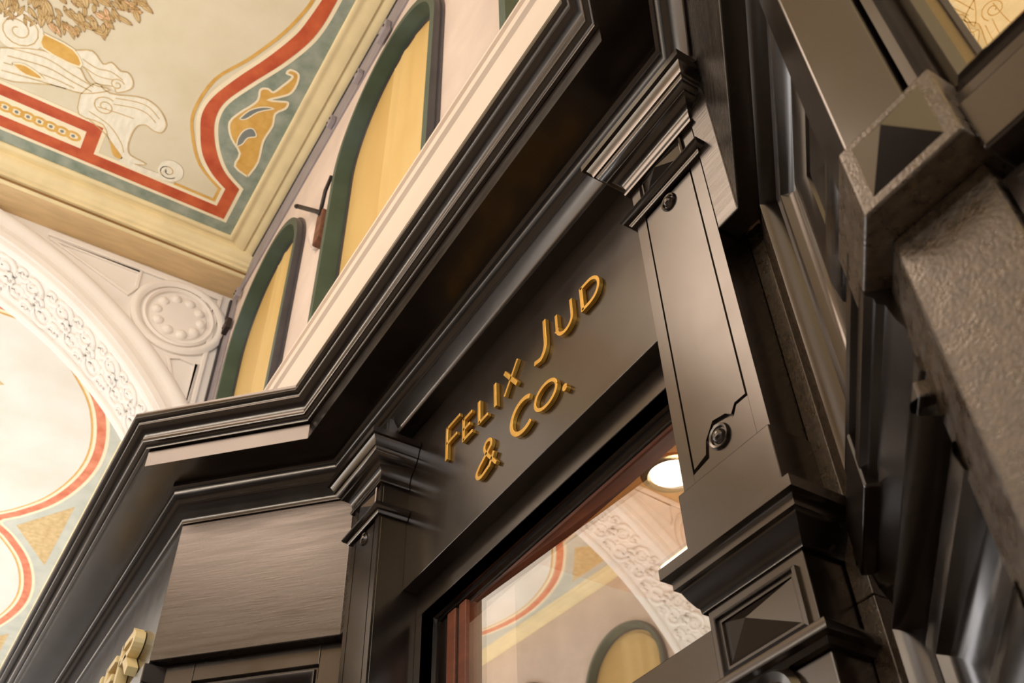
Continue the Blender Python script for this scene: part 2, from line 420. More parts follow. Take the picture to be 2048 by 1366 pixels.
WIN2 = [-11.7, -10.05, -8.4, -6.75]
upper_wall('wall_upper', YW, 1, -13.7, XA - AT, WIN2, 'upper wall of the next bay beyond the arch, near side')
upper_wall('wall_upper', YO, -1, -13.7, XA - AT, WIN2, 'upper wall of the next bay beyond the arch, opposite side')
for cx in WIN2: arched_window(cx, YO, -1, 'arched amber window in the opposite upper wall of the next bay')
for cx in WIN2: arched_window(cx, YW, 1, 'arched amber window in the near upper wall of the next bay')
WIN3 = [1.7, 3.4, 5.1]
upper_wall('wall_upper', YO, -1, .5, 6.4, WIN3, 'upper wall of the bay behind the photographer, opposite side')
for cx in WIN3: arched_window(cx, YO, -1, 'arched amber window in the bay behind the photographer')
upper_wall('wall_upper', YW, 1, .5, 6.4, [], 'upper wall of the bay behind the photographer, shop side')

# ---- string courses, grey trunking
tn = [0]
def trim(mb, m_, label, **k):
    tn[0] += 1; o = link('trim_%d' % tn[0], mb, m_, **k); tag(o, label, None, kind='structure'); return o
SC = [(0, 2.30), (.07, 2.30), (.075, 2.99), (.07, 3.02), (.085, 3.03), (.085, 3.07), (.072, 3.08), (.068, 3.13), (.080, 3.135), (.080, 3.15), (.05, 3.16), (0, 3.165)]
mb = MB(); mb.sweep_h([(XA, YW), (.2, YW)], SC); trim(mb, 'stringcourse', 'white moulded string course under the arched windows above the dark cornice')
mb = MB(); mb.sweep_h([(.2, YO), (XA, YO)], SC); trim(mb, 'plaster', 'white moulded string course on the opposite wall')
mb = MB(); mb.sweep_h([(XA - AT, YO), (-13.7, YO)], SC); trim(mb, 'plaster', 'white moulded string course on the opposite wall of the next bay')
mb = MB(); mb.sweep_h([(-13.7, YW), (XA - AT, YW)], SC); trim(mb, 'plaster', 'white moulded string course on the near wall of the next bay')
mb = MB(); mb.box(XA + .012, .19, YW - .012, YW, 5.22, 5.485); trim(mb, 'greytrim', 'grey painted strip along the top of the upper wall')
mb = MB(); mb.box(XA + .002, XA + .17, YW - .014, YW, 3.22, 5.22); trim(mb, 'greytrim', 'grey painted strip down the corner beside the arch wall')
mb = MB(); mb.box(XA + .002, XA + .03, YW - .03, YW - .014, 3.22, 5.30); trim(mb, 'windark', 'dark cable channel in the corner beside the arch wall')
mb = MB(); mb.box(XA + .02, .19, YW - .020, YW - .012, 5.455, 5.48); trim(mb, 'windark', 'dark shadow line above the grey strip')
for i, (x, a, b, lb) in enumerate(((-5.10, .10, .09, 'small dark fixing clip in the corner below the beige beam'),
                               (-5.0, .05, .08, 'small grey junction clip on the grey strip near the corner'),
                               (-2.72, .12, .10, 'grey junction box on the grey strip above the middle window'),
                               (-3.06, .08, .06, 'smaller grey junction box on the grey strip left of the larger one'),
                               (-3.45, .07, .06, 'small grey junction clip on the grey strip between the first two arched windows'))):
    z = [4.92, 5.16, 5.24, 5.25, 5.28][i]
    t = thing('junction_box', lb, 'junction box', (x, YW - .014, z))
    mb = MB(); mb.box(x - a / 2, x + a / 2, YW - .05, YW - .013, z - b / 2, z + b / 2); link('box_body', mb, 'iron' if i == 0 else 'greytrim', t, bevel=.006)
    for dx in (-.3, .3):
        mb = MB(); mb.lathe((x + dx * a, YW - .05, z), (0, -1, 0), [(.009, 0), (.009, .004), (.0005, .006)], 8); link('screw', mb, 'iron', t)
t = thing('wall_bracket', 'rusty iron hook bracket with crumbling plaster between the first two arched windows', 'bracket', (-3.40, YW, 4.22))
mb = MB(); mb.tube([(-3.60, YW - .10, 4.56), (-3.62, YW - .09, 4.59), (-3.34, YW - .05, 4.26), (-3.30, YW - .01, 4.20)], .014, 8); link('rod', mb, 'iron', t, smooth=True)
mb = MB(); mb.tube([(-3.28, YW - .05, 4.16), (-3.22, YW - .06, 4.30), (-3.19, YW - .05, 4.40)], .011, 8); link('hook', mb, 'iron', t, smooth=True)
mb = MB(); mb.box(-3.33, -3.25, YW - .05, YW + .01, 3.96, 4.20); link('mounting_plate', mb, 'rust', t, bevel=.008)
mb = MB()
for k in range(5): mb.lathe((-3.50 + .035 * k, YW, 4.30 - .06 * k), (0, -1, 0), [(.075 - .006 * k, 0), (.06, .02), (.03, .03), (.0005, .032)], 11)
link('plaster_patch', mb, 'pink', t, smooth=True)

# ---- ceilings with painted decoration
def ceiling(name, x0, x1, label):
    mb = MB(); mb.box(x0, x1, YO - .3, YW + .3, ZC, ZC + .15); o = link(name, mb, 'cream', base=((x0 + x1) / 2, YC, ZC)); tag(o, label, None, kind='structure'); return o
ce = ceiling('ceiling', XA, .5, 'fresco painted passage ceiling with red border and gold scrolls')
ce2 = ceiling('ceiling', -14.0, XA, 'fresco painted ceiling of the next bay seen through the arch')
ce3 = ceiling('ceiling', .5, 6.6, 'ceiling of the bay behind the photographer')
def frame_moulding(ce, x0, x1, y0, y1, ow):
    pr = [(0, 0), (0, -.012), (.012, -.02), (.03, -.02), (.042, -.012), (.06, -.010), (.075, -.016), (.11, -.028), (.125, -.028), (.132, -.018), (.15, -.018), (.165, -.03), (.195, -.036), (ow, -.03), (ow, 0)]
    mb = MB(); rows = []
    for a, b in ((0, 0), (1, 0), (1, 1), (0, 1)):
        rows.append([((x1 + i) if a else (x0 - i), (y1 + i) if b else (y0 - i), ZC + h) for i, h in pr])
    mb.grid(rows, closed=True); link('frame_moulding', mb, 'cream', ce, smooth='auto')
def beam(ce, x, sg):   # moulded beam along the arch wall
    def run(nm, pr, m_):
        mb = MB(); mb.grid([[(x + sg * d, y, z) for d, z in pr] for y in (YO, YW)], caps=True); link(nm, mb, m_, ce, smooth='auto')
    run('beam_soffit', [(0, ZC), (0, 5.345), (.015, 5.34), (.225, 5.345), (.225, ZC)], 'beige')
    run('beam_moulding', [(.225, ZC), (.225, 5.347), (.232, 5.345), (.252, 5.349), (.262, 5.356), (.262, 5.372), (.278, 5.374), (.282, 5.392), (.305, 5.398), (.315, 5.418), (.322, 5.42), (.345, 5.436), (.36, 5.455), (.36, ZC)], 'cream')
    run('beam_dark_line', [(.262, 5.36), (.262, 5.349), (.272, 5.351), (.272, 5.36)], 'groove')
frame_moulding(ce, -4.817, -.243, -3.786, .786, .212)
beam(ce, XA, 1); beam(ce, .2, -1)
beam(ce2, XA - AT, -1); beam(ce2, -13.7, 1)
frame_moulding(ce2, -13.2, -6.05, -3.786, .786, .212)
XC = -2.53
def slab(ce, nm, polys, m_, h, t=.0015, quad=True):
    mb = MB()
    for pl in polys:
        for sx in ((1, -1) if quad else (1,)):
            for sy in ((1, -1) if quad else (1,)):
                q = [((XC + sx * (x - XC)), (YC + sy * (y - YC)), ZC - h) for x, y in pl]
                mb.prism(q, (0, 0, -t))
    return link(nm, mb, m_, ce, tri=True)
OUT = [(XC, .693), (-2.70, .693)] + catmull([(-2.812, .693), (-2.993, .687), (-3.155, .658), (-3.364, .578), (-3.602, .459), (-3.796, .374), (-3.936, .363), (-4.066, .398), (-4.209, .472), (-4.322, .567), (-4.401, .693)], 4) + [(-4.70, .693), (-4.70, YC)]
INN = [(XC, .618), (-2.72, .618)] + catmull([(-2.86, .616), (-2.995, .60), (-3.14, .573), (-3.363, .488), (-3.595, .378), (-3.80, .297), (-3.956, .279), (-4.111, .322), (-4.258, .39), (-4.373, .496), (-4.446, .612)], 4) + [(-4.613, .612), (-4.613, YC)]
def band(a, b): return list(a) + list(reversed(b))
slab(ce, 'painted_green_ground', [[(-4.817, YC), (-4.817, .786), (XC, .786), (XC, YC)]], 'green', .0005, .001)
slab(ce, 'painted_cream_border', [band(offset(OUT, -.026), offset(INN, .026))], 'creamline', .0015, .001)
slab(ce, 'painted_field', [INN[:1] + INN[1:] + [(XC, YC)]], 'field', .0025, .001)
slab(ce, 'painted_red_border', [band(OUT, INN)], 'red', .004, .001)
slab(ce, 'painted_cream_line', [band(INN, offset(INN, .026))], 'creamline', .0038, .001)
GL = [(XC, .573), (-2.72, .573)] + catmull([(-2.885, .571), (-2.965, .560), (-3.166, .507), (-3.433, .394), (-3.677, .264), (-3.957, .229), (-4.137, .279), (-4.341, .40), (-4.463, .578)], 4) + [(-4.575, .578), (-4.575, .30)]
mb = MB()
for sx in (1, -1):
    for sy in (1, -1):
        mb.ribbon2(GL, .020, lambda a, b, h, sx=sx, sy=sy: (XC + sx * (a - XC), YC + sy * (b - YC), ZC - .005 - h), .001)
link('painted_gold_line', mb, 'goldpaint', ce)
# red meander box with a gold chain
yb = -.225
slab(ce, 'painted_cream_box', [[(-4.613, yb + .026), (-4.354, yb + .026), (-4.354, YC), (-4.613, YC)]], 'creamline', .0042, .001)
slab(ce, 'painted_red_box', [[(-4.62, yb), (-4.38, yb), (-4.38, YC), (-4.462, YC), (-4.462, yb - .085), (-4.62, yb - .085)]], 'red', .0052, .001)
mb = MB(); dots = MB()
y = yb - .15; k = 0
while y > -2.75:
    ring = [(-4.538 + .030 * math.cos(a * math.pi / 8), y + .040 * math.sin(a * math.pi / 8)) for a in range(17)]
    for sx in (1, -1):
        mb.ribbon2(ring, .018, lambda a, b, h, sx=sx: (XC + sx * (a - XC), b, ZC - .0055 - .0004 * (k % 2) - h), .0008)
        dots.lathe((XC + sx * (-4.538 - XC), y, ZC - .0062), (0, 0, -1), [(.012, 0), (.012, .001), (.0003, .0011)], 8)
    y -= .070; k += 1
link('painted_gold_chain', mb, 'goldpaint', ce); link('painted_chain_dots', dots, 'greyblue', ce)
D = {'W2': [(-4.129, -0.911), (-4.015, -0.687), (-4.021, -0.483), (-4.046, -0.445), (-4.097, -0.39), (-4.08, -0.268), (-4.192, -0.407), (-4.228, -0.586), (-4.341, -0.867)], 'W3': [(-3.915, -0.52), (-3.868, -0.431), (-3.923, -0.354), (-3.885, -0.312), (-3.916, -0.251), (-3.904, -0.207), (-3.947, -0.163), (-4.009, -0.16), (-4.077, -0.226), (-4.045, -0.257), (-4.075, -0.354), (-4.012, -0.433), (-3.979, -0.504)], 'W4': [(-4.204, -0.415), (-4.075, -0.354), (-4.105, -0.261), (-4.041, -0.108), (-4.034, -0.023), (-4.075, 0.056), (-4.147, 0.11), (-4.223, 0.103), (-4.235, 0.051), (-4.219, 0.001), (-4.254, -0.044), (-4.338, -0.058), (-4.441, -0.05), (-4.499, -0.015), (-4.515, 0.092), (-4.556, 0.024), (-4.561, -0.065), (-4.474, -0.157), (-4.353, -0.235), (-4.354, -0.386)], 'W5': [(-4.561, -0.065), (-4.576, 0.03), (-4.573, 0.144), (-4.556, 0.256), (-4.51, 0.306), (-4.45, 0.297), (-4.423, 0.248), (-4.452, 0.199), (-4.505, 0.204), (-4.505, 0.245)], 'G1': [(-3.898, -0.71), (-3.915, -0.53), (-4.013, -0.469), (-3.998, -0.691)], 'G2': [(-4.2, -0.826), (-4.169, -0.753), (-4.21, -0.637), (-4.236, -0.738)], 'G3': [(-4.454, -0.163), (-4.546, -0.053), (-4.557, -0.112)], 'ORN1': [(-4.273, 0.705), (-4.236, 0.601), (-4.121, 0.593), (-4.034, 0.502), (-3.928, 0.451), (-3.818, 0.485), (-3.754, 0.518), (-3.679, 0.546), (-3.601, 0.532), (-3.571, 0.571), (-3.577, 0.608), (-3.51, 0.638), (-3.437, 0.665), (-3.409, 0.664), (-3.41, 0.628), (-3.376, 0.639), (-3.379, 0.692), (-3.452, 0.711), (-3.528, 0.703), (-3.578, 0.666), (-3.646, 0.602), (-3.613, 0.68), (-3.6, 0.715), (-3.649, 0.718), (-3.718, 0.677), (-3.811, 0.697), (-3.954, 0.689), (-4.125, 0.721)], 'HOLE': [(-4.081, 0.555), (-4.012, 0.541), (-3.935, 0.553), (-3.895, 0.595), (-3.939, 0.636), (-3.98, 0.593), (-4.042, 0.581)], 'SLIT': [(-3.872, 0.494), (-3.778, 0.527), (-3.71, 0.592), (-3.688, 0.653), (-3.762, 0.578), (-3.85, 0.532)]}
def smooth_poly(p, k=3): return catmull(list(p) + [p[0]], k)[:-1]
def outline_ribbons(nm, keys, m_, wd, h, polys=None):
    mb = MB()
    for key in keys:
        q = smooth_poly(D[key]); q = q + [q[0]]
        for sx in (1, -1):
            for sy in (1, -1):
                mb.ribbon2(q, wd, lambda a, b, hh, sx=sx, sy=sy: (XC + sx * (a - XC), YC + sy * (b - YC), ZC - h - hh), .0008)
    return link(nm, mb, m_, ce)
slab(ce, 'painted_gold_scroll', [smooth_poly(D['ORN1'])], 'goldpaint', .002, .001)
outline_ribbons('painted_scroll_edge', ['ORN1'], 'creamline', .014, .0032)
slab(ce, 'painted_scroll_hole', [smooth_poly(D['HOLE']), smooth_poly(D['SLIT'])], 'greyblue', .0034, .001)
outline_ribbons('painted_scroll_hole_edge', ['HOLE', 'SLIT'], 'creamline', .008, .0046)
slab(ce, 'painted_white_scrollwork', [smooth_poly(D[k]) for k in ('W3', 'W4')], 'whitepaint', .0050, .001)
slab(ce, 'painted_pale_scrollwork', [smooth_poly(D['W2'])], 'whitepaint', .0042, .0006)
outline_ribbons('painted_scroll_outline', ['W2', 'W3', 'W4'], 'leaf', .007, .0062)
slab(ce, 'painted_gold_patch', [smooth_poly(D[k]) for k in ('G1', 'G2', 'G3')], 'goldpaint', .0066, .0008)
outline_ribbons('painted_gold_patch_edge', ['G1', 'G2'], 'creamline', .012, .0076)
# volutes (spirals)
mb = MB(); ml = MB()
for cx, cy, r0, a0, sg, tn_ in ((-3.955, -.842, .135, -1.2, 1, 2.2), (-4.215, -.262, .075, .5, -1, 1.8), (-4.50, .235, .062, 2.0, 1, 1.5), (-4.02, -.24, .045, 1., -1, 1.4)):
    sp = []
    for k in range(int(14 * tn_) + 1):
        t_ = k / 14.0; r = r0 * (1 - t_ / (tn_ + .3)); a = a0 + sg * 2 * math.pi * t_; sp.append((cx + r * math.cos(a), cy + r * math.sin(a)))
    for sx in (1, -1):
        for sy in (1, -1):
            mb.lathe((XC + sx * (cx - XC), YC + sy * (cy - YC), ZC - .0052), (0, 0, -1), [(r0 * 1.08, 0), (r0 * 1.08, .001), (.0005, .0011)], 20)
            ml.ribbon2(sp, .007, lambda a, b, h, sx=sx, sy=sy: (XC + sx * (a - XC), YC + sy * (b - YC), ZC - .0066 - h), .0008)
link('painted_volute', mb, 'whitepaint', ce); link('painted_volute_line', ml, 'leaf', ce)
mb = MB()
LN = [[(-4.10, -.86), (-4.06, -.66), (-4.09, -.50), (-4.11, -.36)], [(-4.16, -.86), (-4.12, -.64), (-4.14, -.48), (-4.15, -.36)], [(-4.22, -.87), (-4.18, -.62), (-4.18, -.46)], [(-4.28, -.87), (-4.24, -.66), (-4.21, -.50)],
      [(-3.95, -.47), (-3.97, -.38), (-3.95, -.30), (-3.97, -.22)], [(-4.0, -.45), (-4.02, -.36), (-4.0, -.27)],
      [(-4.12, -.22), (-4.08, -.10), (-4.08, -.02), (-4.13, .06)], [(-4.17, -.22), (-4.13, -.10), (-4.13, -.02), (-4.17, .05)], [(-4.24, -.30), (-4.22, -.18), (-4.21, -.08)], [(-4.30, -.34), (-4.34, -.20), (-4.43, -.10), (-4.50, -.06)], [(-4.36, -.32), (-4.42, -.20), (-4.50, -.11)]]
for ln in LN:
    q = catmull(ln, 5)
    for sx in (1, -1):
        for sy in (1, -1): mb.ribbon2(q, .006, lambda a, b, h, sx=sx, sy=sy: (XC + sx * (a - XC), YC + sy * (b - YC), ZC - .0064 - h), .0006)
link('painted_fold_lines', mb, 'leaf', ce)
mb = MB(); q = catmull(D['W5'], 4)
for sx in (1, -1):
    for sy in (1, -1): mb.ribbon2(q, .045, lambda a, b, h, sx=sx, sy=sy: (XC + sx * (a - XC), YC + sy * (b - YC), ZC - .0066 - h), .0008)
link('painted_curl', mb, 'whitepaint', ce)
# leafy spray
ma = MB(); mo = MB(); mbz = MB(); rnd = random.Random(3)
for k in range(800):
    cx = -3.10 - .78 * rnd.random(); cy = -1.5 + 1.25 * rnd.random()
    if (cx + 3.42) ** 2 / .45 ** 2 + (cy + .95) ** 2 / .66 ** 2 > 1: continue
    a = math.atan2(cy + .95, cx + 3.3) + rnd.uniform(-.9, .9); L_ = rnd.uniform(.05, .115); W_ = L_ * rnd.uniform(.12, .2)
    c, s = math.cos(a), math.sin(a)
    pl = [(cx + c * u * L_ - s * v * W_, cy + s * u * L_ + c * v * W_) for u, v in ((0, 0), (.25, .8), (.5, 1), (.8, .6), (1, 0), (.8, -.6), (.5, -1), (.25, -.8))]
    h = .0054 + .00009 * (k % 31)
    tgt = ma if k % 6 else mbz
    for sx in (1, -1):
        tgt.prism([(XC + sx * (x - XC), y, ZC - h) for x, y in pl], (0, 0, -.0006))
        tgt.prism([(XC + sx * (x - XC), 2 * YC - y, ZC - h) for x, y in pl], (0, 0, -.0006))
        for pp in (pl + [pl[0]], [pl[0], pl[4]]):
            mo.ribbon2(pp, .0034, lambda aa, bb, hh, sx=sx: (XC + sx * (aa - XC), bb, ZC - h - .0006 - hh), .0003)
            mo.ribbon2(pp, .0034, lambda aa, bb, hh, sx=sx: (XC + sx * (aa - XC), 2 * YC - bb, ZC - h - .0006 - hh), .0003)
for o in (link('painted_leaves', ma, 'leaf', ce, tri=True), link('painted_blossoms', mbz, 'blossom', ce, tri=True), link('painted_leaf_outlines', mo, 'leafdark', ce)): o['kind'] = 'stuff'
# next bay: lobed red border
lobe_o = []; lobe_i = []
def lobes(r_):
    pts = []
    for c0 in (-7.92, -10.65):
        base = [(-1.36, .14), (-1.18, .29), (-.90, .48), (-.62, .60), (-.30, .68), (0, .706), (.30, .68), (.62, .60), (.90, .48), (1.18, .29), (1.36, .14)]
        pts = [(c0 + dx, y) for dx, y in base][::1] if not pts else [(c0 + dx, y) for dx, y in base] + pts[1:]
    return pts
LO = catmull(lobes(0), 3); LO = [(-12.6, .12)] + LO + [(-6.3, .12), (-6.3, YC)]; LO[0:1] = [(-12.95, YC), (-12.95, .12)]
LO = LO[::-1]           # from +X to -X so that offsets keep their side
LI = offset(LO, .075)
def slab2(nm, polys, m_, h):
    mb = MB()
    for pl in polys:
        for sy in (1, -1): mb.prism([(x, YC + sy * (y - YC), ZC - h) for x, y in pl], (0, 0, -.001))
    return link(nm, mb, m_, ce2, tri=True)
slab2('painted_green_ground', [[(-13.2, YC), (-13.2, .786), (-6.05, .786), (-6.05, YC)]], 'greygreen', .0005)
slab2('painted_cream_border', [offset(LO, -.03)], 'creamline', .0015)
slab2('painted_red_border', [LO], 'palered', .003)
slab2('painted_cream_line', [LI], 'creamline', .0045)
slab2('painted_gold_line', [offset(LO, .105)], 'goldpaint', .006)
slab2('painted_field', [offset(LO, .122)], 'field2', .0075)
slab2('painted_gold_triangle', [[(-9.285, .30), (-8.70, .70), (-9.88, .70)], [(-6.57, .30), (-6.15, .70), (-7.1, .70)], [(-12.0, .30), (-11.5, .70), (-12.6, .70)]], 'leaf', .002)
mbf = MB(); mbo = MB(); rnd = random.Random(9)
for k in range(420):
    cx = rnd.uniform(-8.6, -6.9); cy = -.32 - .75 * rnd.random()
    if (cx + 7.7) ** 2 / .8 ** 2 + (cy + .75) ** 2 / .55 ** 2 > 1: continue
    a = rnd.uniform(0, 6.28); L_ = rnd.uniform(.06, .14); W_ = L_ * .3; c, s_ = math.cos(a), math.sin(a)
    pl = [(cx + c * u * L_ - s_ * v * W_, cy + s_ * u * L_ + c * v * W_) for u, v in ((0, 0), (.3, .9), (.6, 1), (1, 0), (.6, -1), (.3, -.9))]
    h = .0085 + .00008 * (k % 29)
    for sy in (1, -1):
        (mbf if k % 4 else mbo).prism([(x, YC + sy * (y - YC), ZC - h) for x, y in pl], (0, 0, -.0005))
link('painted_foliage', mbf, 'leaf', ce2, tri=True)['kind'] = 'stuff'
link('painted_blossoms', mbo, 'blossom', ce2, tri=True)['kind'] = 'stuff'

# ---- opposite shop fronts and end masonry (seen only in reflections)
mb = MB(); mb.box(-14, 6.4, YO - .3, YO + .45, -1.6, 2.05); mb.sweep_h([(6.4, YO + .45), (-14, YO + .45)], [(0, 1.9), (.06, 1.95), (.12, 2.1), (.12, 2.16), (.2, 2.26), (.2, 2.28), (-.4, 2.28)])
tag(link('wall_front', mb, 'wood', base=(-4, YO, -1.6)), 'dark wood shop fronts along the opposite side of the passage', None, kind='structure')

# ================================================================== THE SHOP FRONT
F = [(-13.7, .41), (-2.965, .41), (-2.545, .83), (-.85, .83), (-.43, .41), (3.0, .41)]     # soffit front edge
t = thing('storefront_cornice', 'long dark brown moulded cornice stepping around the recessed shop entrance', 'cornice', (-1.7, .83, 2.1))
mb = MB(); mb.sweep_h(F, [(-.02, 2.10), (0, 2.10), (0, 2.163), (-.012, 2.166), (-.012, 2.10)]); link('fascia', mb, 'wood', t, bevel=.002)
mb = MB(); mb.sweep_h(F, [(-.012, 2.166), (.010, 2.168), (.012, 2.176), (.018, 2.182), (.030, 2.184), (.033, 2.190), (.033, 2.200), (.026, 2.203), (.028, 2.213), (.036, 2.226), (.050, 2.237), (.060, 2.240), (.060, 2.246), (.068, 2.256), (.078, 2.258), (.080, 2.263), (.080, 2.278), (-.30, 2.285), (-.30, 2.166)])
link('crown_moulding', mb, 'wood', t, smooth='auto')
mb = MB(); mb.sweep_h(F, [(-.012, 2.1005), (-.30, 2.1005), (-.30, 2.15), (-.012, 2.15)]); link('soffit', mb, 'wood', t)
mb = MB(); mb.sweep_h(F, [(-.118, 2.10), (-.118, 2.088), (-.126, 2.084), (-.126, 2.076), (-.130, 2.060), (-.142, 2.045), (-.152, 2.040), (-.152, 2.034), (-.160, 2.028), (-.170, 2.005), (-.180, 1.990), (-.184, 1.980), (-.184, 1.970), (-.30, 1.968), (-.30, 2.10)])
link('bed_moulding', mb, 'wood', t, smooth='auto')
mb = MB(); mb.fbox(FA, -13.7, -3.0, -.72, -.598, 1.2, 2.0)

# ---- sign board with gilded letters
YS = 1.06
t = thing('sign_board', 'dark sign board over the shop door with gilded lettering FELIX JUD & CO.', 'sign', (-1.6, YS, 1.43))
mb = MB(); mb.fbox(FA, -2.225, -.985, -YS - .05, -YS, 1.43, 2.05); link('board', mb, 'wood', t, bevel=.002)
def arc(cx, cz, rx, rz, a0, a1, n=14): return [(cx + rx * math.cos(math.radians(a0 + (a1 - a0) * k / n)), cz + rz * math.sin(math.radians(a0 + (a1 - a0) * k / n))) for k in range(n + 1)]
LET = []
W0, W1, W2_ = .0105, .0135, .008
LET.append(('F', [([(-1.955, 1.827), (-1.9785, 1.710)][::-1], W1), ([(-1.958, 1.824), (-1.884, 1.805)], W0), ([(-1.966, 1.772), (-1.912, 1.757)], W0)]))
LET[-1] = ('F', [([(-1.968, 1.709), (-1.968, 1.827)], W1), ([(-1.970, 1.822), (-1.893, 1.822)], W0), ([(-1.970, 1.766), (-1.908, 1.766)], W0)])
LET.append(('E', [([(-1.872, 1.709), (-1.872, 1.790)], W1), ([(-1.874, 1.785), (-1.824, 1.785)], W0), ([(-1.874, 1.750), (-1.836, 1.750)], W0), ([(-1.874, 1.7135), (-1.822, 1.7135)], W0)]))
LET.append(('L', [([(-1.786, 1.709), (-1.786, 1.790)], W1), ([(-1.789, 1.7135), (-1.740, 1.7135)], W0)]))
LET.append(('I', [([(-1.701, 1.709), (-1.701, 1.790)], W1)]))
LET.append(('X', [([(-1.652, 1.790), (-1.594, 1.709)], W1), ([(-1.586, 1.790), (-1.656, 1.709)], W2_)]))
LET.append(('J', [([(-1.456, 1.820)] + arc(-1.494, 1.745, .038, .046, 0, -70, 9) + [(-1.510, 1.708)], W1)]))
LET.append(('U', [([(-1.403, 1.790), (-1.403, 1.738)] + arc(-1.370, 1.738, .033, .030, 180, 360, 12) + [(-1.337, 1.790)], W0)]))
LET.append(('D', [([(-1.294, 1.709), (-1.294, 1.790)], W1), ([(-1.297, 1.786), (-1.272, 1.786)] + arc(-1.266, 1.7495, .042, .0365, 90, -90, 14) + [(-1.297, 1.713)], W0)]))
LET.append(('ampersand', [([(-1.702, 1.525), (-1.755, 1.592)] + arc(-1.742, 1.607, .018, .016, 200, -60, 12) + [(-1.785, 1.565)] + arc(-1.775, 1.546, .025, .018, 130, 300, 10) + [(-1.735, 1.538), (-1.712, 1.570)], W0)]))
LET.append(('C', [(arc(-1.572, 1.586, .055, .048, 52, 308, 22), W1)]))
LET.append(('O', [(arc(-1.470, 1.575, .047, .034, 0, 360, 28), W0)]))
LET.append(('full_stop', [(arc(-1.390, 1.538, .005, .005, 0, 360, 10), .010)]))
def add_letters(LET, parent, m_, yf, depth, bv=.0012):
    for nm, strokes in LET:
        mb = MB()
        for pts, wd in strokes: mb.ribbon2(pts, wd, lambda a, b, h: (a, yf - h, b), depth)
        link('letter', mb, m_, parent, bevel=bv)
add_letters(LET, t, 'gold', YS, .012)

# ---- facade board on the left with cream letters
t = thing('facade_sign_board', 'dark grey reflecting fascia board at lower left with raised cream letters', 'sign', (-4.0, .60, 1.47))
mb = MB(); mb.fbox(FA, -13.7, -3.045, -.68, -.60, 1.47, 2.02); link('board', mb, 'wood', t, bevel=.002)
BU = []
zb, zt = 1.497, 1.655; hm = (zb + zt) / 2 + .006; sw = .030
def bl(x0, x1, kind):
    if kind == 'R': return [([(x0, zb), (x0, zt)], sw), ([(x0, zt - .013), (x1 - .05, zt - .013)] + arc(x1 - .05, (zt - .013 + hm) / 2, .042, (zt - .013 - hm) / 2, 90, -90, 10) + [(x0, hm)], .026), ([(x0 + .06, hm), (x1, zb)], sw)]
    if kind == 'E': return [([(x0, zb), (x0, zt)], sw)] + [([(x0, z), (x1, z)], .026) for z in (zb + .013, hm - .006, zt - .013)]
    if kind == 'H': return [([(x0, zb), (x0, zt)], sw), ([(x1, zb), (x1, zt)], sw), ([(x0, hm), (x1, hm)], .026)]
    if kind == 'C': return [(arc((x0 + x1) / 2, (zb + zt) / 2, (x1 - x0) / 2, .066, 50, 310, 16), .026)]
    if kind == 'U': return [([(x0, zt), (x0, zb + .06)] + arc((x0 + x1) / 2, zb + .06, (x1 - x0) / 2, .046, 180, 360, 10) + [(x1, zt)], .028)]
    if kind == 'B': return [([(x0, zb), (x0, zt)], sw)] + [([(x0, a)] + arc(x1 - .05, (a + b) / 2, .045, (a - b) / 2, 90, -90, 10) + [(x0, b)], .026) for a, b in ((zt - .013, hm), (hm, zb + .013))]
for k, x0, x1 in (('R', -3.355, -3.20), ('E', -3.545, -3.44), ('H', -3.755, -3.635), ('C', -3.97, -3.83), ('U', -4.16, -4.04), ('B', -4.36, -4.24)):
    BU.append((k, bl(x0, x1, k)))
for kx in (-4.125, -4.075): BU.append(('dot', [(arc(kx, zt + .035, .006, .006, 0, 360, 8), .012)]))
add_letters(BU, t, 'cream_letter', .598, .035, .003)

# ---- shop window of the left facade below the lettered board
t = thing('display_window', 'dark framed shop window under the lettered board at the lower left edge', 'window', (-5.0, .60, -1.3))
mb = MB(); mb.fbox(FA, -8.0, -3.045, -.66, -.585, 1.40, 1.462); link('top_rail', mb, 'wood', t, bevel=.003)
mb = MB(); mb.fbox(FA, -3.13, -3.045, -.66, -.590, -1.3, 1.40); link('stile', mb, 'wood', t, bevel=.003)
mb = MB(); mb.frame(FA, -8.0, -3.13, -1.3, 1.40, [(0, -.595), (.006, -.610), (.016, -.606), (.026, -.62), (.05, -.63), (.056, -.65)]); link('frame_moulding', mb, 'wood', t, smooth='auto')
mb = MB(); mb.fbox(FA, -7.95, -3.17, -.66, -.648, -1.25, 1.36); link('pane', mb, 'glassdark', t)
mb = MB(); mb.fbox(FA, -8.0, -3.1, -.74, -.73, -1.3, 1.46); link('backing', mb, 'wood', t)
# ---- pilasters
def rosette(parent, x, y, z, r):
    mb = MB(); mb.lathe((x, y, z), (0, -1, 0), [(r, -.002), (r, .002), (r * .9, .006), (r * .74, .005), (r * .66, .001), (r * .56, .001), (r * .52, .006), (r * .36, .010), (r * .15, .012), (.0005, .012)], 28)
    link('rosette', mb, 'wood', parent, smooth='auto')
def boss(parent, x0, x1, z0, z1, y, h, rim=.007):
    mb = MB(); cx, cz = (x0 + x1) / 2, (z0 + z1) / 2
    mb.frame(FA, x0 - rim * 2, x1 + rim * 2, z0 - rim * 2, z1 + rim * 2, [(0, -y), (0, -y + .006), (rim * .8, -y + .008), (rim, -y + .003), (rim * 2, -y + .003), (rim * 2, -y)])
    link('boss_rim', mb, 'wood', parent)
    mb = MB(); d = min((x1 - x0), (z1 - z0)) * .0
    mb.add([(x0, y, z0), (x1, y, z0), (x1, y, z1), (x0, y, z1), (cx, y - h, cz)], [(0, 1, 4), (1, 2, 4), (2, 3, 4), (3, 0, 4), (0, 3, 2, 1)])
    link('pyramid_boss', mb, 'wood', parent)
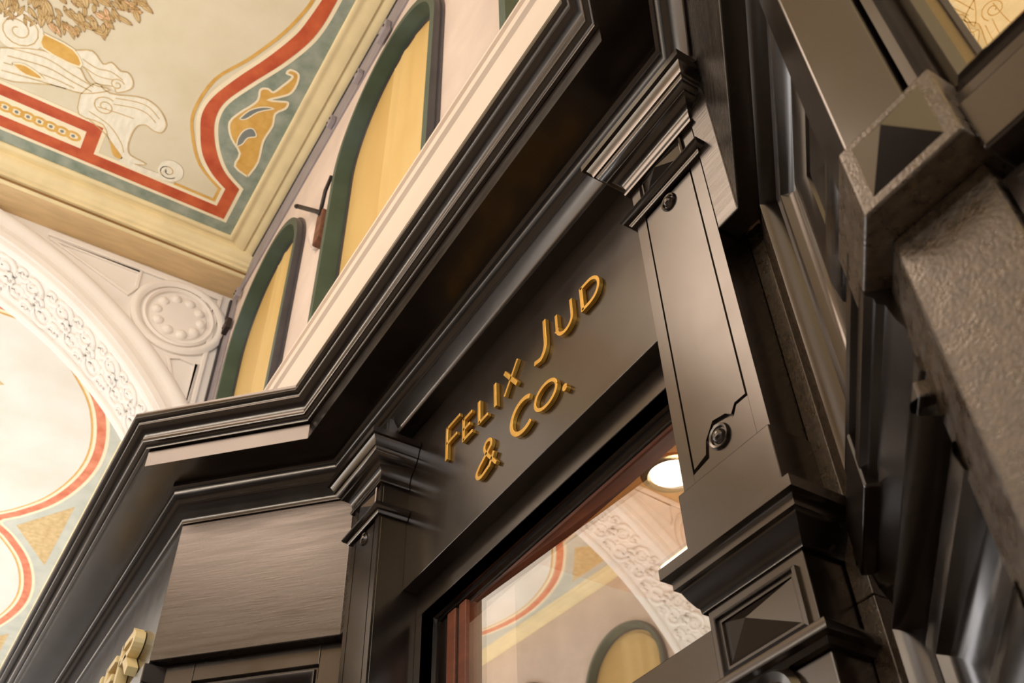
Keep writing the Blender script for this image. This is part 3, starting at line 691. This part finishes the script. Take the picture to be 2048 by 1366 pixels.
def bands(x0, x1, yf, yb, prof):       # moulding returned around three sides of a pilaster; prof=(projection,z)
    mb = MB(); mb.sweep_h([(x0, yb), (x0, yf), (x1, yf), (x1, yb)], [(d, z) for d, z in prof]); return mb
def pilaster(x0, x1, label, lower=True):
    yf, yb = .972, 1.16; cx = (x0 + x1) / 2
    t = thing('pilaster', label, 'pilaster', (cx, yf, -1.6))
    mb = MB(); mb.fbox(FA, x0, x1, -yb, -yf - .006, .93, 2.02); link('shaft', mb, 'wood', t, bevel=.002)
    # raised face plates, the gaps between them read as incised lines
    g = .0045
    mb = MB(); zt, zb = 1.656, .952; e = .028; nb = .033
    mb.prism([(x0 + e + g, yf, zt - .012), (x1 - e - g, yf, zt - .012), (x1 - e - g, yf, 1.045), (cx + nb + .012, yf, 1.045), (cx + nb, yf, 1.030), (cx + .020, yf, 1.040), (cx - .01, yf, 1.046), (cx - nb, yf, 1.020), (cx - nb - .006, yf, .995), (x0 + e + g, yf, .985)], (0, .007, 0))
    link('face_panel', mb, 'wood', t, tri=True)
    mb = MB(); mb.fbox(FA, x0, x0 + e, -yf - .007, -yf, zb, zt); link('face_strip', mb, 'wood', t)
    mb = MB(); mb.fbox(FA, x1 - e, x1, -yf - .007, -yf, zb, zt); link('face_strip', mb, 'wood', t)
    mb = MB(); mb.prism([(x0 + e + .0005, yf, zb), (x1 - e - .0005, yf, zb), (x1 - e - .0005, yf, 1.038), (cx + nb + .015, yf, 1.038), (cx + nb + .004, yf, 1.021), (cx + .02, yf, 1.03), (cx - .01, yf, 1.036), (cx - nb + .006, yf, 1.012), (cx - nb, yf, .984), (x0 + e + .0005, yf, .976)], (0, .007, 0))
    link('face_panel_foot', mb, 'wood', t, tri=True)
    rosette(t, cx, yf, 1.622, .021); rosette(t, cx, yf, 1.006, .024)
    link('astragal', bands(x0, x1, yf, 1.058, [(0, 1.652), (.008, 1.653), (.012, 1.660), (.012, 1.664), (.020, 1.666), (.026, 1.674), (.022, 1.684), (.012, 1.688), (0, 1.689)]), 'wood', t, smooth='auto')
    mb = MB(); mb.fbox(FA, x0, x1, -yf - .006, -yf, 1.689, 2.0); link('necking', mb, 'wood', t)
    boss(t, cx - .062, cx + .062, 1.703, 1.752, yf, .022, .005)
    link('capital', bands(x0, x1, yf, 1.058, [(0, 1.764), (.010, 1.764), (.012, 1.770), (.010, 1.776), (.008, 1.786), (.014, 1.806), (.030, 1.822), (.036, 1.824), (.036, 1.832), (.044, 1.836), (.050, 1.846), (.052, 1.852), (.056, 1.854), (.058, 1.866), (.064, 1.878), (.066, 1.882), (.074, 1.884), (.074, 1.904), (0, 1.912)]), 'wood', t, smooth='auto')
    # block and transom-level cornice, boss block, lower shaft
    mb = MB(); mb.fbox(FA, x0 - .006, x1 + .005, -yb, -yf + .010, .834, .952); link('block', mb, 'wood', t, bevel=.002)
    link('transom_cornice', bands(x0, x1, yf, yb, [(0, .738), (.004, .738), (.005, .746), (.008, .749), (.012, .756), (.017, .765), (.022, .777), (.024, .780), (.030, .783), (.030, .796), (.036, .800), (.043, .803), (.043, .822), (.034, .828), (.022, .831), (.006, .838), (0, .838)]), 'wood', t, smooth='auto')
    mb = MB(); mb.fbox(FA, x0 + .004, x1 - .002, -yb, -yf, .614, .84); link('boss_block', mb, 'wood', t, bevel=.002)
    boss(t, cx - .072, cx + .074, .640, .708, yf, .030, .006)
    link('lower_astragal', bands(x0, x1, yf, yb, [(0, .590), (.008, .592), (.012, .600), (.022, .603), (.024, .612), (.020, .620), (.006, .623), (0, .624)]), 'wood', t, smooth='auto')
    mb = MB(); mb.fbox(FA, x0, x1, -yb, -yf - .003, -1.45, .60); link('lower_shaft', mb, 'wood', t, bevel=.003)
    mb = MB(); mb.lathe((cx, yf + .003, .555), (0, -1, 0), [(.05, -.002), (.05, .008), (.042, .016), (.03, .012), (.02, .022), (.0005, .026)], 26); link('lower_rosette', mb, 'wood', t, smooth='auto')
    mb = MB(); mb.fbox(FA, x0 - .02, x1 + .02, -yb, -yf + .02, -1.6, -1.45); link('plinth', mb, 'wood', t, bevel=.004)
    return t
pilaster(-2.41, -2.225, 'dark shadowed wooden pilaster at left of the shop door beside the splayed panel')
pilaster(-.985, -.778, 'lit brown wooden pilaster at right of the shop door with rosettes and stepped cornice')

# ---- splay frieze panels
def splay_panel(fr, n, u0, u1, z0, z1, ret, label, right_end):
    t = thing('splay_panel', label, 'panel', fr((u0 + u1) / 2, n, z0))
    a, b = fr(u0, n, 0)[:2], fr(u1, n, 0)[:2]; a2, b2 = fr(u0, n - .038, 0)[:2], fr(u1, n - .038, 0)[:2]
    if right_end: pl = [a, b, (ret, b[1]), (ret, b[1] + .05), (b2[0], b[1] + .05), a2]      # short return towards the pilaster
    else: pl = [(ret, a[1]), a, b, b2, (a2[0] + .02, a2[1] + .03), (ret, a[1] + .05)]
    mb = MB(); mb.prism([(x, y, z0) for x, y in pl], (0, 0, z1 - z0)); link('board', mb, 'woodh', t, bevel=.003, tri=False)
    mb = MB(); mb.fbox(fr, u0 - (.0 if right_end else .11), u1 + (.10 if right_end else 0), n - .12, n - .05, z0 + (.0 if right_end else .015), 2.06); link('backing_board', mb, 'wood', t)
    return t
splay_panel(FL, -2.577, -1.733, -1.105, 1.468, 1.975, -2.412, 'wide brushed dark panel on the left splay with glossy streaks', True)
splay_panel(FR, -.176, -1.195, -.745, 1.425, 1.975, -.776, 'narrow plain brown panel on the right splay above the framed window', False)

# ---- splay windows (frame with stepped mouldings and dark glass)
PROF = [(0, 0), (.006, .010), (.016, .012), (.022, .004), (.026, -.028), (.048, -.030), (.054, -.012), (.066, -.008), (.084, -.012), (.090, -.022), (.100, -.034), (.130, -.042), (.165, -.040), (.172, -.024), (.190, -.014), (.212, -.012), (.236, -.022), (.240, -.036), (.246, -.036), (.250, -.024), (.306, -.034), (.312, -.062), (.320, -.064)]
def splay_window(fr, n, u0, u1, z0, z1, stile, label, prof, gm='glassdark', open_=False, wm='woodworn_sheen'):
    t = thing('display_window', label, 'window', fr((u0 + u1) / 2, n, z0))
    rl, rr, rt, rb = stile
    mb = MB()
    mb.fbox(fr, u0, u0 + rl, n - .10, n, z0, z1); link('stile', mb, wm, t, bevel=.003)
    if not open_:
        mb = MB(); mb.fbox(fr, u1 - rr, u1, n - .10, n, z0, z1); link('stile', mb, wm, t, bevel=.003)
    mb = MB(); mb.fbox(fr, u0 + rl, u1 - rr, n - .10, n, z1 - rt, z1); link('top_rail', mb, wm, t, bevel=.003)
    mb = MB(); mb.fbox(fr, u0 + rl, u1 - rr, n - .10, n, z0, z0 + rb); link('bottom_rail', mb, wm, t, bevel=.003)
    mb = MB(); pr = [(i, n + d) for i, d in prof]; (mb.frame3 if open_ else mb.frame)(fr, u0 + rl, u1 - rr, z0 + rb, z1 - rt, pr); link('frame_moulding', mb, 'wood', t, smooth='auto')
    i = prof[-1][0] - .006; nn = n + prof[-1][1]
    mb = MB(); mb.fbox(fr, u0 + rl + i, (u1 - rr) if open_ else (u1 - rr - i), nn - .008, nn, z0 + rb + i, z1 - rt - i); link('pane', mb, gm, t)
    mb = MB(); mb.fbox(fr, u0 + rl, u1 - rr, nn - .10, nn - .09, z0 + rb, z1 - rt); link('backing', mb, 'wood', t)
    return t
PL = [(0, 0), (.004, -.012), (.010, -.012), (.014, -.002), (.020, -.004), (.034, -.022), (.052, -.030), (.058, -.046), (.066, -.048)]
splay_window(FL, -2.617, -1.705, -1.0, -1.3, 1.468, (.11, .18, .065, .2), 'framed dark window under the wide panel on the left splay', PL, 'glassdark', False, 'wood')
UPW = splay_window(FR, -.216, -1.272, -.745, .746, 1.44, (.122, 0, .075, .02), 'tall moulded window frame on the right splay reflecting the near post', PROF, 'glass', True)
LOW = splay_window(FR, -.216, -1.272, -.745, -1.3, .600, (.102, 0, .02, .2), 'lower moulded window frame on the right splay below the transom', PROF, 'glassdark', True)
for W_, za, zb_ in ((UPW, .674, 1.46), (LOW, -1.3, .673)):     # narrow worn board with painted-in sheen between pilaster and window, parallel to the door
    mb = MB(); mb.prism([(-.7775, 1.050), (-.7455, 1.050), (-.700, 1.150), (-.7775, 1.150)], (0, 0, 0)) if False else mb.fbox(FA, -.7775, -.7450, -1.150, -1.050, za, zb_)
    link('return_board', mb, 'woodworn_sheen', W_, bevel=.002)
# transom rail across the right splay
t = thing('transom_rail', 'dark moulded transom rail across the right splay between two window frames', 'rail', FR(-.9, -.2, .6))
mb = MB(); pth = [FR(-1.268, -.216, 0)[:2], FR(-.746, -.216, 0)[:2]]
mb.sweep_h(pth, [(-.07, .745), (.010, .742), (.012, .735), (.012, .718), (.004, .712), (.004, .704), (-.004, .70), (-.008, .68), (-.020, .65), (-.022, .632), (-.010, .626), (-.010, .612), (-.03, .601), (-.07, .601)])
link('rail_moulding', mb, 'wood', t, smooth='auto')
mb = MB(); mb.fbox(FR, -1.25, -1.04, -.228, -.203, .69, .772); link('rail_bracket', mb, 'wood', t, bevel=.003)

# ---- near corner pier with pyramid boss (right foreground)
t = thing('corner_post', 'near dark wooden corner post with pyramid boss in the right foreground', 'post', (-.26, .64, -1.6))
def post(yf, xl, xr, z0, z1, dep, nm, m_='woodworn_sheen', bv=.0025, wing=.055):
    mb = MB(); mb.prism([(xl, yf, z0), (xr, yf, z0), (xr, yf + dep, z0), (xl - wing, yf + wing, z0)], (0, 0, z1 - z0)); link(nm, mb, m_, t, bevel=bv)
post(.622, -.314, -.236, .82, 2.1, .10, 'upper_shaft', 'wood')
post(.602, -.312, -.198, .722, .822, .12, 'boss_block', 'woodworn_sheen', wing=.10)
mb = MB(); x0, x1, z0, z1, yy = -.297, -.213, .735, .812, .602; cx, cz = -.252, .782
mb.add([(x0, yy, z0), (x1, yy, z0), (x1, yy, z1), (x0, yy, z1), (cx, yy - .020, cz)], [(0, 1, 4), (1, 2, 4), (2, 3, 4), (3, 0, 4), (0, 3, 2, 1)])
link('pyramid_boss', mb, 'wood', t)
post(.646, -.319, -.212, -1.6, .722, .10, 'lower_shaft', 'woodworn_sheen', .004)
# right facade window, transom bar and mouldings
t = thing('display_window', 'glossy framed window above the transom bar right of the near post, reflecting the ceiling', 'window', (.3, .66, .70))
mb = MB(); mb.frame(FA, -.238, 1.6, .772, 2.05, [(0, -.72), (0, -.640), (.008, -.628), (.020, -.626), (.028, -.636), (.034, -.650), (.040, -.640), (.050, -.634), (.060, -.640), (.066, -.662), (.072, -.664)]); link('frame_moulding', mb, 'wood', t, smooth='auto')
mb = MB(); mb.fbox(FA, -.172, 1.54, -.672, -.664, .838, 1.99); link('pane', mb, 'glasswarm', t)
mb = MB(); mb.fbox(FA, -.236, 1.6, -.75, -.73, .775, 2.05); link('backing', mb, 'wood', t)
t = thing('transom_bar', 'dark brown transom bar running right from the near post', 'rail', (.5, .64, .70))
mb = MB(); mb.fbox(FA, -.198, 1.8, -.74, -.618, .702, .771); link('bar', mb, 'wood', t, bevel=.003)
t = thing('display_window', 'lower framed window below the transom bar at the right edge of the photo', 'window', (.3, .66, -1.3))
mb = MB(); mb.frame(FA, -.207, 1.6, -1.3, .69, [(0, -.72), (0, -.648), (.012, -.644), (.018, -.655), (.03, -.650), (.045, -.655), (.05, -.67), (.07, -.675), (.078, -.70)]); link('frame_moulding', mb, 'wood', t, smooth='auto')
mb = MB(); mb.fbox(FA, -.14, 1.54, -.712, -.704, -1.24, .62); link('pane', mb, 'glassdark', t)
mb = MB(); mb.fbox(FA, -.2, 1.6, -.76, -.75, -1.3, .68); link('backing', mb, 'wood', t)

# ---- door: rail under the sign, mouldings, glass, transom rail
t = thing('door_1', 'glazed shop door frame under the sign board between the two pilasters', None, (-1.6, 1.15, -1.6), kind='structure')
mb = MB(); mb.fbox(FA, -2.225, -.985, -1.16, -1.105, 1.355, 1.44); link('head_rail', mb, 'wood', t, bevel=.002)
mb = MB(); mb.fbox(FA, -2.225, -2.190, -1.16, -1.105, -1.6, 1.355); link('side_jamb', mb, 'wood', t, bevel=.002)
mb = MB(); mb.fbox(FA, -1.02, -.985, -1.16, -1.105, -1.6, 1.355); link('side_jamb', mb, 'wood', t, bevel=.002)
mb = MB(); mb.frame(FA, -2.190, -1.02, .745, 1.355, [(0, -1.105), (0, -1.142), (.005, -1.138), (.009, -1.150), (.014, -1.146), (.020, -1.147), (.024, -1.164), (.028, -1.160), (.031, -1.170)]); link('frame_moulding', mb, 'wood', t, smooth='auto')
mb = MB(); mb.frame(FA, -2.160, -1.05, .76, 1.328, [(0, -1.168), (.002, -1.164), (.009, -1.166), (.010, -1.172)]); link('inner_frame', mb, 'redwood', t, smooth='auto')
mb = MB(); mb.frame(FA, -2.160, -1.05, .76, 1.328, [(.010, -1.172), (.009, -1.21)]); link('inner_reveal', mb, 'redwood', t)
mb = MB(); pl, pr_ = 1.152, 1.200
mb.add([(-2.148, pl, .74), (-1.06, pr_, .74), (-1.06, pr_, 1.365), (-2.148, pl, 1.318), (-2.148, pl + .008, .74), (-1.06, pr_ + .008, .74), (-1.06, pr_ + .008, 1.365), (-2.148, pl + .008, 1.318)],
       [(0, 1, 2, 3), (7, 6, 5, 4), (0, 4, 5, 1), (1, 5, 6, 2), (2, 6, 7, 3), (3, 7, 4, 0)]); link('pane', mb, 'glass', t)
mb = MB(); mb.fbox(FA, -2.225, -.955, -1.16, -1.02, .655, .745); link('middle_rail', mb, 'wood', t, bevel=.002)
mb = MB(); mb.frame(FA, -2.19, -.985, -1.3, .655, [(0, -1.03), (.004, -1.05), (.012, -1.046), (.018, -1.06), (.03, -1.066), (.034, -1.08)]); link('lower_moulding', mb, 'wood', t, smooth='auto')
mb = MB(); mb.fbox(FA, -2.17, -1.0, -1.10, -1.085, -1.3, .64); link('lower_pane', mb, 'glassdark', t)
mb = MB(); mb.fbox(FA, -2.19, -.985, -1.16, -1.03, -1.6, -1.3); link('kick_plate', mb, 'wood', t, bevel=.002)
mb = MB(); mb.fbox(FA, -2.105, -2.062, -1.150, -1.138, .745, 1.322); link('door_stile', mb, 'redwood', t, bevel=.002)
mb = MB(); mb.fbox(FA, -2.062, -2.046, -1.150, -1.144, .745, 1.322); link('stile_groove', mb, 'wood', t)
mb = MB(); mb.fbox(FA, -2.046, -2.010, -1.152, -1.140, .745, 1.322); link('door_stile', mb, 'redwood', t, bevel=.002)
mb = MB(); mb.fbox(FA, -2.160, -2.105, -1.165, -1.146, .745, 1.324); link('stile_moulding', mb, 'wood', t, bevel=.002)

# ---- shop interior behind the door glass
mb = MB(); mb.box(-4.2, .2, 4.6, 4.7, -1.6, 2.0); mb.box(-4.3, -4.2, 1.3, 4.7, -1.6, 2.0); mb.box(.2, .3, 1.3, 4.7, -1.6, 2.0)
tag(link('wall_back', mb, 'interior', base=(-2, 4.6, -1.6)), 'inner walls of the shop behind the door glass', None, kind='structure')
for nm_, bx in (('wall_inner', ((-4.2, -2.225, 1.40, 1.43), (-2.245, -2.225, 1.162, 1.40))), ('wall_inner', ((-.965, .2, 1.40, 1.43), (-.985, -.965, 1.162, 1.43)))):
    mb = MB()
    for b_ in bx: mb.box(*b_, -1.6, 1.95)
    tag(link(nm_, mb, 'interior', base=(bx[0][0], 1.4, -1.6)), 'inside face of the shop wall beside the door', None, kind='structure')
mb = MB(); mb.box(-4.2, -2.62, 1.25, 4.6, 1.95, 2.05); mb.box(-2.62, .2, 2.7, 4.6, 1.95, 2.05)
tag(link('ceiling', mb, 'interior', base=(-3, 3, 1.95)), 'plain plaster ceiling deeper inside the shop', None, kind='structure')
mb = MB(); mb.box(-2.62, .2, 1.25, 2.7, 1.95, 2.05)
tag(link('ceiling', mb, 'orangewood', base=(-2, 3, 1.95)), 'orange veneered ceiling inside the shop behind the glass', None, kind='structure')
mb = MB(); mb.box(-4.2, .2, 1.25, 4.6, -1.7, -1.6)
tag(link('floor', mb, 'floor', base=(-2, 3, -1.6)), 'floor inside the shop', None, kind='structure')
LX, LY = -1.93, 1.87
t = thing('ceiling_lamp', 'round white recessed ceiling lamp with brass ring behind the door glass', 'lamp', (LX, LY, 1.95))
mb = MB(); mb.lathe((LX, LY, 1.95), (0, 0, -1), [(.105, 0), (.105, .010), (.096, .016), (.086, .016), (.080, .008), (.076, .0)], 40); link('ring', mb, 'brass', t, smooth='auto')
mb = MB(); mb.lathe((LX, LY, 1.95), (0, 0, -1), [(.078, 0), (.078, .006), (.0005, .010)], 40); link('diffuser', mb, 'lamp', t, smooth=True)
t = thing('strip_light', 'thin white strip light on the shop ceiling just above the pilaster cornice edge', 'lamp', (-2.25, 2.19, 1.95))
mb = MB(); mb.box(-2.40, -2.05, 2.170, 2.215, 1.935, 1.95); link('housing', mb, 'brass', t, bevel=.002)
mb = MB(); mb.box(-2.395, -2.055, 2.178, 2.207, 1.928, 1.936); link('diffuser', mb, 'lamp', t, bevel=.002)
for p in list(bpy.data.objects):
    if '_b' in p.keys(): del p['_b']
